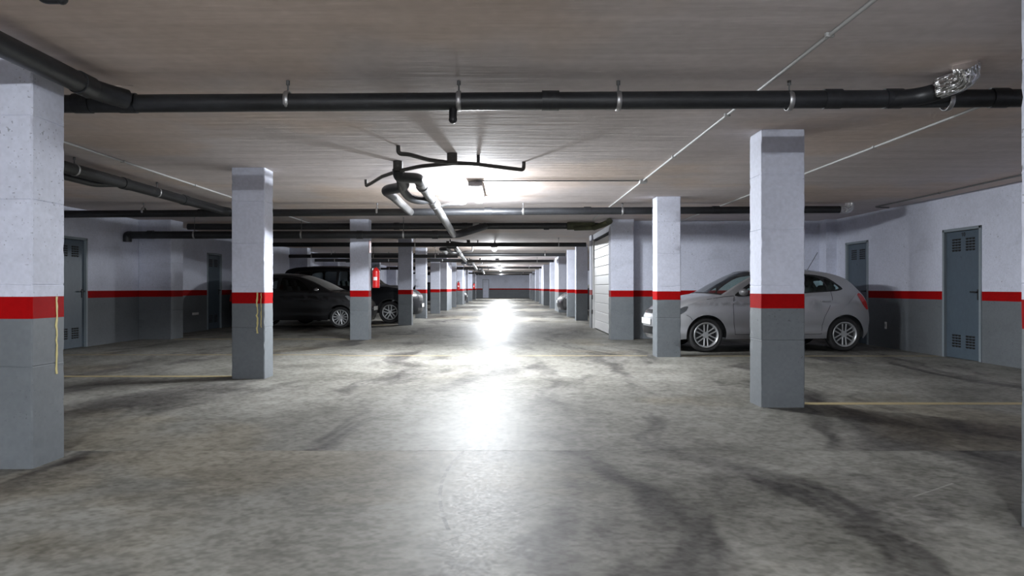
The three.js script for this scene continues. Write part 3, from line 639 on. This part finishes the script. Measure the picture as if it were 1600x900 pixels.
  const outline = [...top, ...archPts(P.wheels[1]), ...archPts(P.wheels[0])];
  const dlo = rounded(P.dlo, 6);
  for (const sg of [-1, 1]) {
    const sh = poly(outline); sh.holes.push(new THREE.Path(dlo.getPoints()));
    part('side_panel', flank(sh, 0, sg), P.paint, t);
    // window frame with panes
    const fr = rounded(P.dlo, 6); P.panes.forEach((q) => fr.holes.push(new THREE.Path(rounded(q, 5).getPoints())));
    const f = part('window_frame', flank(fr, -0.004, sg), M.black, t);
    P.panes.forEach((q) => part('side_window', flank(rounded(q, 5), -0.010, sg), P.glass, f));
    // door seams
    const seam = (pts) => { const a = [], b = []; pts.forEach(([s, y], i) => { const p0 = pts[Math.max(0, i - 1)], p1 = pts[Math.min(pts.length - 1, i + 1)], dx = p1[0] - p0[0], dy = p1[1] - p0[1], l = Math.hypot(dx, dy); a.push([s - dy / l * 0.0035, y + dx / l * 0.0035]); b.unshift([s + dy / l * 0.0035, y - dx / l * 0.0035]); }); return poly([...a, ...b]); };
    P.seams.forEach((q) => part('door_seam', flank(seam(q), 0.0012, sg), M.black, t));
    P.handles.forEach(([s, y]) => { const g = rbox(0.17, 0.028, 0.03, 0.012, 0, 0, 0, 3); const w = halfW(s, y); g.translate(X(s), y, sg * (w + 0.018)); part('door_handle', g, P.paint, t); });
    if (P.headSide) part('headlight', flank(rounded(P.headSide), 0.004, sg), P.headMat, t);
    if (P.tailSide) part('tail_light', flank(rounded(P.tailSide), 0.006, sg), lensRed, t);
    part('sill_trim', flank(poly([[P.wheels[0] + P.archR + 0.03, P.sill], [P.wheels[1] - P.archR - 0.03, P.sill], [P.wheels[1] - P.archR - 0.03, P.sill + 0.06], [P.wheels[0] + P.archR + 0.03, P.sill + 0.06]]), 0.012, sg), P.sillMat, t);
    P.wheels.forEach((cx) => {       // arch lip
      const o = archPts(cx), i = o.map(([a, b]) => { const dx = a - cx, dy = b - P.wheelR, l = Math.hypot(dx, dy); return [cx + dx / l * (P.archR + 0.022), P.wheelR + dy / l * (P.archR + 0.022)]; });
      part('arch_lip', flank(poly([...o, ...i.reverse()]), 0.008, sg), P.archMat, t);
    });
    // mirror
    const [ms, my] = P.mirror, mg = new THREE.SphereGeometry(1, 20, 14); mg.scale(0.075, 0.062, 0.105); mg.translate(X(ms), my + 0.045, sg * (halfW(ms, my) + 0.12));
    part('wing_mirror', mg, P.mirrorMat, t); part('mirror_arm', rbox(0.07, 0.025, 0.14, 0.01, X(ms), my - 0.005, sg * (halfW(ms, my) + 0.045)), M.black, t);
    // wheels
    for (const cx of P.wheels) {
      const wg = new THREE.Group(); wg.name = 'wheel'; wg.position.set(X(cx), P.wheelR, sg * (HW - 0.125)); wg.rotation.y = sg < 0 ? Math.PI : 0; t.add(wg);
      part('tyre', P.wheelParts.tyre, rubber, wg); part('rim', P.wheelParts.barrel, alloy, wg); part('spokes', P.wheelParts.spokes, alloy, wg); part('brake_disc', P.wheelParts.disc, M.dark, wg);
    }
  }
  // surfaces across
  const [uHood, uCowl, uHeader, uTail, uGlassEnd] = P.marks;
  part('front_bumper', across(0, uHood, 18), P.paint, t);
  part('bonnet', across(uHood, uCowl, 16), P.paint, t);
  part('windscreen', across(uCowl + 0.08, uHeader, 14, -0.93, 0.93, 20, -0.004), P.screenGlass, t);
  for (const s of [-1, 1]) part('screen_pillar', across(uCowl, uHeader, 12, s > 0 ? 0.925 : -1, s > 0 ? 1 : -0.925, 3), P.paint, t);
  part('wiper_cowl', across(uCowl - 0.03, uCowl + 0.09, 3, -0.95, 0.95, 16, 0.003), M.black, t);
  part('roof', across(uHeader, uTail, 24), P.roofMat, t);
  part('rear_window', across(uTail + 0.12, uGlassEnd, 8, -0.86, 0.86, 16, -0.003), P.glass, t);
  for (const s of [-1, 1]) part('tailgate_pillar', across(uTail, uGlassEnd, 8, s > 0 ? 0.855 : -1, s > 0 ? 1 : -0.855, 3), P.paint, t);
  part('spoiler', across(uTail, uTail + 0.125, 3), P.paint, t);
  part('tailgate', across(uGlassEnd, nE, 18), P.paint, t);
  P.across.forEach(([n, u0, u1, k0, k1, mat, off]) => part(n, across(u0, u1, 8, k0, k1, 12, off ?? 0.005), mat, t));
  // number plate
  const pl = topPoint(P.plateU, 0), pg = new THREE.Group(); pg.name = 'number_plate'; pg.position.set(pl.x + 0.012, pl.y, 0); t.add(pg);
  part('plate_sheet', rbox(0.012, 0.11, 0.52, 0.004, 0, 0, 0, 1), M.plate, pg);
  // underside and cabin
  part('underbody', rbox(L - 0.5, 0.30, P.width - 0.48, 0.04, X(L / 2), P.sill + 0.16, 0), M.dark, t);
  part('floor_pan', rbox(P.wheels[1] - P.wheels[0] - 2 * P.archR - 0.02, 0.14, P.width - 0.16, 0.03, X((P.wheels[0] + P.wheels[1]) / 2), P.sill + 0.08, 0), M.dark, t);
  const sF = P.seatS, belt = P.belt;
  part('dashboard', rbox(0.35, 0.22, P.width - 0.30, 0.06, X(P.edge[Math.round(uCowl)][0] + 0.30), belt - 0.10, 0), M.dark, t);
  for (const s of [sF, sF + 0.85]) for (const z of [-0.36, 0.36]) {
    const seat = [rbox(0.48, 0.16, 0.48, 0.06, X(s - 0.02), 0.52, z)], bk = rbox(0.13, 0.62, 0.46, 0.05, 0, 0.31, 0); bk.rotateZ(0.28); bk.translate(X(s + 0.22), 0.55, z); seat.push(bk);
    const hr = rbox(0.09, 0.19, 0.27, 0.04, 0, 0, 0); hr.rotateZ(0.2); hr.translate(X(s + 0.43), Math.min(1.24, belt + 0.26), z); seat.push(hr);
    part('seat', flat(seat), seatCloth, t);
  }
  const sw = new THREE.TorusGeometry(0.18, 0.014, 8, 24); sw.rotateY(Math.PI / 2); sw.rotateZ(-0.4); sw.translate(X(sF - 0.42), belt - 0.04, P.driverZ * 0.36); part('steering_wheel', sw, M.black, t);
  if (P.antenna) { const [s, y] = P.antenna; const a = pipeGeo([[X(s), y, 0], [X(s + 0.22), y + 0.36, 0]], 0.005, 0.1, 6); part('aerial', a, M.black, t); }
  return t;
}

const silver = phys({ color: lin(0.40, 0.405, 0.425), metalness: 0.5, roughness: 0.40, clearcoat: 0.9, clearcoatRoughness: 0.08 });
const blackPaint = phys({ color: lin(0.012, 0.012, 0.014), roughness: 0.5, specularIntensity: 0.8, clearcoat: 0.7, clearcoatRoughness: 0.12 });
const bluePaint = phys({ color: lin(0.010, 0.011, 0.014), roughness: 0.5, specularIntensity: 0.25, clearcoat: 0.08, clearcoatRoughness: 0.15 });
const hatchParams = {
  length: 3.83, mid: 1.96, width: 1.68, belt: 0.95, crease: 0.86, tumble: 0.42, noseTaper: 0.10, tailTaper: 0.07, sill: 0.23, archR: 0.345, wheelR: 0.295,
  wheels: [0.80, 3.27],
  // s, y, bulge along s at the middle, rise at the middle
  edge: [[0.24, 0.20, -0.18, 0], [0.20, 0.30, -0.20, 0], [0.18, 0.50, -0.19, 0], [0.22, 0.64, -0.18, 0.01], [0.33, 0.745, -0.15, 0.03], [0.55, 0.84, -0.10, 0.05], [0.85, 0.925, -0.08, 0.05], [1.08, 0.975, -0.13, 0.035],
    [1.42, 1.165, -0.11, 0.05], [1.80, 1.345, -0.08, 0.055], [2.2, 1.395, -0.03, 0.055], [2.65, 1.40, 0, 0.055], [3.0, 1.365, 0.03, 0.05], [3.24, 1.305, 0.08, 0.04], [3.38, 1.235, 0.14, 0.03], [3.53, 1.08, 0.13, 0.02], [3.64, 0.93, 0.11, 0.01], [3.71, 0.70, 0.10, 0], [3.725, 0.50, 0.10, 0], [3.69, 0.32, 0.10, 0], [3.64, 0.24, 0.06, 0]],
  marks: [4, 7, 9, 14, 15.6],
  dlo: [[1.30, 0.985], [1.52, 1.135], [1.76, 1.275], [1.95, 1.335], [2.4, 1.35], [2.75, 1.335], [3.0, 1.285], [3.20, 1.15], [3.25, 1.085], [3.15, 1.05], [2.9, 1.03], [2.2, 0.99], [1.6, 0.965], [1.36, 0.955]],
  panes: [[[1.62, 1.00], [1.70, 1.12], [1.88, 1.255], [2.05, 1.315], [2.33, 1.325], [2.36, 1.15], [2.36, 1.02], [2.0, 1.005]], [[2.48, 1.03], [2.46, 1.20], [2.46, 1.32], [2.65, 1.318], [2.83, 1.285], [2.94, 1.17], [2.95, 1.06], [2.75, 1.045]], [[3.00, 1.07], [2.96, 1.17], [2.95, 1.255], [3.04, 1.225], [3.15, 1.14], [3.18, 1.095], [3.10, 1.07]], [[1.43, 1.00], [1.50, 1.06], [1.58, 1.10], [1.585, 1.02], [1.52, 0.99]]],
  seams: [[[1.28, 0.96], [1.26, 0.80], [1.27, 0.5], [1.30, 0.30]], [[2.42, 0.99], [2.42, 0.7], [2.42, 0.30]], [[3.02, 1.04], [3.03, 0.90], [2.96, 0.74], [2.88, 0.60], [2.84, 0.45], [2.83, 0.31]], [[1.30, 0.305], [2.0, 0.303], [2.83, 0.305]], [[1.28, 0.965], [1.1, 0.95], [0.8, 0.905]], [[0.45, 0.64], [0.52, 0.60], [0.55, 0.55]]],
  handles: [[2.26, 0.845], [2.90, 0.875]],
  headSide: [[0.235, 0.63], [0.29, 0.715], [0.40, 0.775], [0.48, 0.785], [0.44, 0.71], [0.34, 0.645]],
  tailSide: [[3.50, 0.97], [3.53, 1.01], [3.575, 0.99], [3.65, 0.88], [3.695, 0.74], [3.66, 0.73], [3.58, 0.83]],
  mirror: [1.40, 0.985], antenna: [3.0, 1.40], seatS: 1.95, plateU: 2.05, driverZ: -1,
  paint: silver, roofMat: silver, mirrorMat: silver, glass: glassTint, screenGlass: glassTint, headMat: lensDark, sillMat: silver, archMat: silver,
  wheelParts: wheelGeo(0.295, 0.215, 0.19, { n: 6, pair: true, w: 0.022, off: 0.022, splay: 0.014 }),
};
hatchParams.across = [['grille', 3.05, 3.45, -0.62, 0.62, M.black], ['chrome_strip', 2.98, 3.06, -0.62, 0.62, chrome, 0.008], ['lower_intake', 0.9, 1.6, -0.72, 0.72, M.black], ['lower_lip', 0.55, 0.85, -0.8, 0.8, chrome, 0.006], ['headlight', 3.05, 3.75, 0.66, 0.985, lensDark], ['headlight', 3.05, 3.75, -0.985, -0.66, lensDark], ['headlight_reflector', 3.2, 3.55, 0.72, 0.84, lensClear, 0.009], ['headlight_reflector', 3.2, 3.55, -0.84, -0.72, lensClear, 0.009], ['tail_light', 16, 17, 0.8, 0.99, lensRed], ['tail_light', 16, 17, -0.99, -0.8, lensRed]];
{
  // near front wheel at (3.43, 11.65), turned a few degrees
  const yaw = 4.5 * Math.PI / 180, turn = Math.PI + yaw;          // nose to -x and a little to the viewer
  const lx = hatchParams.mid - hatchParams.wheels[0], lz = -hatchParams.width / 2 + 0.03;   // front wheel on the flank that faces the lane entrance
  const c = Math.cos(turn), s = Math.sin(turn), wx = lx * c + lz * s, wz = -lx * s + lz * c;
  car('hatchback_car', 'silver five-door hatchback parked behind two pillars', hatchParams, [3.43 - wx, 0, -11.65 - wz], turn);
}
const smallParams = { ...hatchParams,
  length: 3.90, mid: 1.98, width: 1.70, belt: 0.98, crease: 0.80, sill: 0.22, wheels: [0.80, 3.22],
  edge: [[0.24, 0.20, -0.18, 0], [0.20, 0.32, -0.20, 0], [0.18, 0.52, -0.19, 0], [0.25, 0.70, -0.19, 0.01], [0.38, 0.82, -0.17, 0.03], [0.60, 0.91, -0.14, 0.05], [0.85, 0.965, -0.14, 0.05], [1.08, 1.01, -0.20, 0.03],
    [1.50, 1.23, -0.13, 0.05], [1.95, 1.40, -0.08, 0.055], [2.3, 1.45, -0.03, 0.055], [2.7, 1.455, 0, 0.055], [3.1, 1.42, 0.02, 0.05], [3.42, 1.35, 0.06, 0.045], [3.56, 1.27, 0.12, 0.03], [3.70, 1.08, 0.10, 0.02], [3.80, 0.93, 0.08, 0.01], [3.83, 0.70, 0.07, 0], [3.83, 0.50, 0.08, 0], [3.79, 0.32, 0.08, 0], [3.73, 0.24, 0.06, 0]],
  dlo: [[1.36, 1.03], [1.60, 1.19], [1.86, 1.32], [2.05, 1.385], [2.4, 1.41], [2.85, 1.385], [3.15, 1.31], [3.36, 1.17], [3.40, 1.10], [3.30, 1.07], [2.9, 1.04], [2.2, 1.02], [1.6, 1.00], [1.42, 0.995]],
  panes: [[[1.66, 1.04], [1.76, 1.18], [1.95, 1.31], [2.12, 1.365], [2.40, 1.38], [2.44, 1.2], [2.44, 1.05], [2.0, 1.04]], [[2.56, 1.06], [2.54, 1.22], [2.54, 1.375], [2.8, 1.36], [3.1, 1.29], [3.28, 1.17], [3.28, 1.09], [2.8, 1.07]]],
  seams: [[[1.30, 1.00], [1.27, 0.80], [1.27, 0.5], [1.30, 0.30]], [[2.52, 1.03], [2.54, 0.7], [2.5, 0.30]], [[1.30, 0.305], [2.0, 0.303], [2.5, 0.305]]],
  handles: [[2.36, 0.88]], headSide: [[0.26, 0.68], [0.34, 0.78], [0.58, 0.89], [0.66, 0.88], [0.55, 0.77], [0.38, 0.69]],
  tailSide: [[3.60, 0.95], [3.66, 1.03], [3.73, 1.02], [3.80, 0.90], [3.82, 0.74], [3.74, 0.74], [3.68, 0.82]],
  mirror: [1.42, 1.0], antenna: null, seatS: 2.0, driverZ: 1,
  paint: blackPaint, roofMat: blackPaint, mirrorMat: chrome, glass: glassDark, screenGlass: glassDusty, headMat: lensClear, sillMat: blackPaint, archMat: blackPaint,
  wheelParts: wheelGeo(0.295, 0.215, 0.19, { n: 13, pair: false, w: 0.03, off: 0, splay: 0 }),
};
smallParams.across = [['grille', 1.0, 1.9, -0.6, 0.6, M.black], ['chrome_strip', 2.0, 2.1, -0.5, 0.5, chrome, 0.008], ['headlight', 3.05, 4.1, 0.66, 0.985, lensClear], ['headlight', 3.05, 4.1, -0.985, -0.66, lensClear], ['tail_light', 16, 17, 0.8, 0.99, lensRed], ['tail_light', 16, 17, -0.99, -0.8, lensRed]];
const smallCar = (() => {
  const wx = smallParams.mid - smallParams.wheels[0], wz = smallParams.width / 2 - 0.03;
  return car('hatchback_car', 'small black hatchback parked behind the fire extinguisher pillar', smallParams, [-4.51 - wx, 0, -18.6 - wz], 0);
})();
const tallParams = { ...hatchParams,
  length: 4.50, mid: 2.28, width: 1.82, belt: 1.12, crease: 0.98, tumble: 0.32, noseTaper: 0.09, sill: 0.30, archR: 0.40, wheelR: 0.345, wheels: [0.92, 3.57],
  edge: [[0.26, 0.27, -0.18, 0], [0.21, 0.38, -0.20, 0], [0.19, 0.62, -0.18, 0], [0.21, 0.84, -0.17, 0.01], [0.33, 0.98, -0.14, 0.03], [0.60, 1.07, -0.10, 0.05], [0.95, 1.13, -0.08, 0.06], [1.30, 1.17, -0.13, 0.045],
    [1.62, 1.42, -0.10, 0.05], [1.95, 1.66, -0.08, 0.055], [2.35, 1.735, -0.03, 0.055], [2.9, 1.755, 0, 0.055], [3.5, 1.75, 0.02, 0.05], [4.05, 1.70, 0.05, 0.045], [4.20, 1.63, 0.12, 0.03], [4.32, 1.35, 0.08, 0.02], [4.40, 1.12, 0.07, 0.01], [4.42, 0.85, 0.06, 0], [4.42, 0.60, 0.07, 0], [4.38, 0.40, 0.07, 0], [4.32, 0.31, 0.05, 0]],
  dlo: [[1.52, 1.17], [1.70, 1.34], [1.93, 1.53], [2.1, 1.62], [2.6, 1.67], [3.3, 1.665], [3.85, 1.61], [4.06, 1.42], [4.08, 1.25], [3.9, 1.20], [3.2, 1.17], [2.4, 1.15], [1.8, 1.14], [1.58, 1.14]],
  panes: [[[1.80, 1.18], [1.90, 1.36], [2.04, 1.5], [2.2, 1.59], [2.50, 1.635], [2.53, 1.4], [2.53, 1.18], [2.1, 1.175]], [[2.64, 1.19], [2.63, 1.4], [2.63, 1.64], [3.0, 1.64], [3.34, 1.625], [3.38, 1.4], [3.38, 1.21], [3.0, 1.20]], [[3.48, 1.22], [3.46, 1.4], [3.46, 1.61], [3.75, 1.58], [3.95, 1.42], [3.98, 1.27], [3.8, 1.235]]],
  seams: [[[1.48, 1.13], [1.44, 0.9], [1.44, 0.6], [1.48, 0.40]], [[2.58, 1.15], [2.58, 0.8], [2.56, 0.40]], [[3.42, 1.19], [3.40, 1.0], [3.2, 0.75], [3.12, 0.42]], [[1.48, 0.40], [2.2, 0.398], [3.12, 0.40]]],
  handles: [[2.44, 1.0], [3.26, 1.02]], headSide: [[0.235, 0.82], [0.30, 0.93], [0.50, 1.01], [0.62, 1.0], [0.52, 0.89], [0.34, 0.83]],
  tailSide: [[4.24, 1.10], [4.28, 1.22], [4.34, 1.2], [4.40, 1.06], [4.41, 0.9], [4.33, 0.9], [4.27, 1.0]],
  mirror: [1.66, 1.16], antenna: null, seatS: 2.1, driverZ: 1, plateU: 1.7,
  paint: bluePaint, roofMat: bluePaint, mirrorMat: bluePaint, glass: glassDark, screenGlass: glassTint, headMat: lensClear, sillMat: M.black, archMat: M.black,
  wheelParts: wheelGeo(0.345, 0.235, 0.22, { n: 5, pair: true, w: 0.03, off: 0.03, splay: 0.02 }),
};
tallParams.across = [['grille', 2.3, 3.1, -0.55, 0.55, M.black], ['chrome_strip', 3.1, 3.2, -0.6, 0.6, chrome, 0.008], ['lower_intake', 0.8, 1.4, -0.7, 0.7, M.black], ['headlight', 2.95, 4.0, 0.62, 0.985, lensClear], ['headlight', 2.95, 4.0, -0.985, -0.62, lensClear], ['tail_light', 15.2, 17, 0.84, 0.99, lensRed], ['tail_light', 15.2, 17, -0.99, -0.84, lensRed]];
const tallCar = (() => {
  const wx = tallParams.mid - tallParams.wheels[0], wz = tallParams.width / 2 - 0.03;
  return car('tall_car', 'tall dark car with alloy wheels parked beyond the small black hatchback', tallParams, [-3.61 - wx, 0, -21.3 - wz], 0);
})();
// cars far along the lane, only noses show
{ const c = copyThing(smallCar, 'dark car nose peeping out between pillars beyond the white garage door'); c.position.set(4.15, 0, -28.6); c.rotation.y = Math.PI; }
{ const c = copyThing(smallCar, 'tiny dark car nose between distant pillars near the small extinguisher'); c.position.set(-4.7, 0, -48.2); c.rotation.y = 0; }

scene.traverse((o) => { if (o.isMesh) { o.castShadow = true; o.receiveShadow = true; } });
renderer.render(scene, camera);
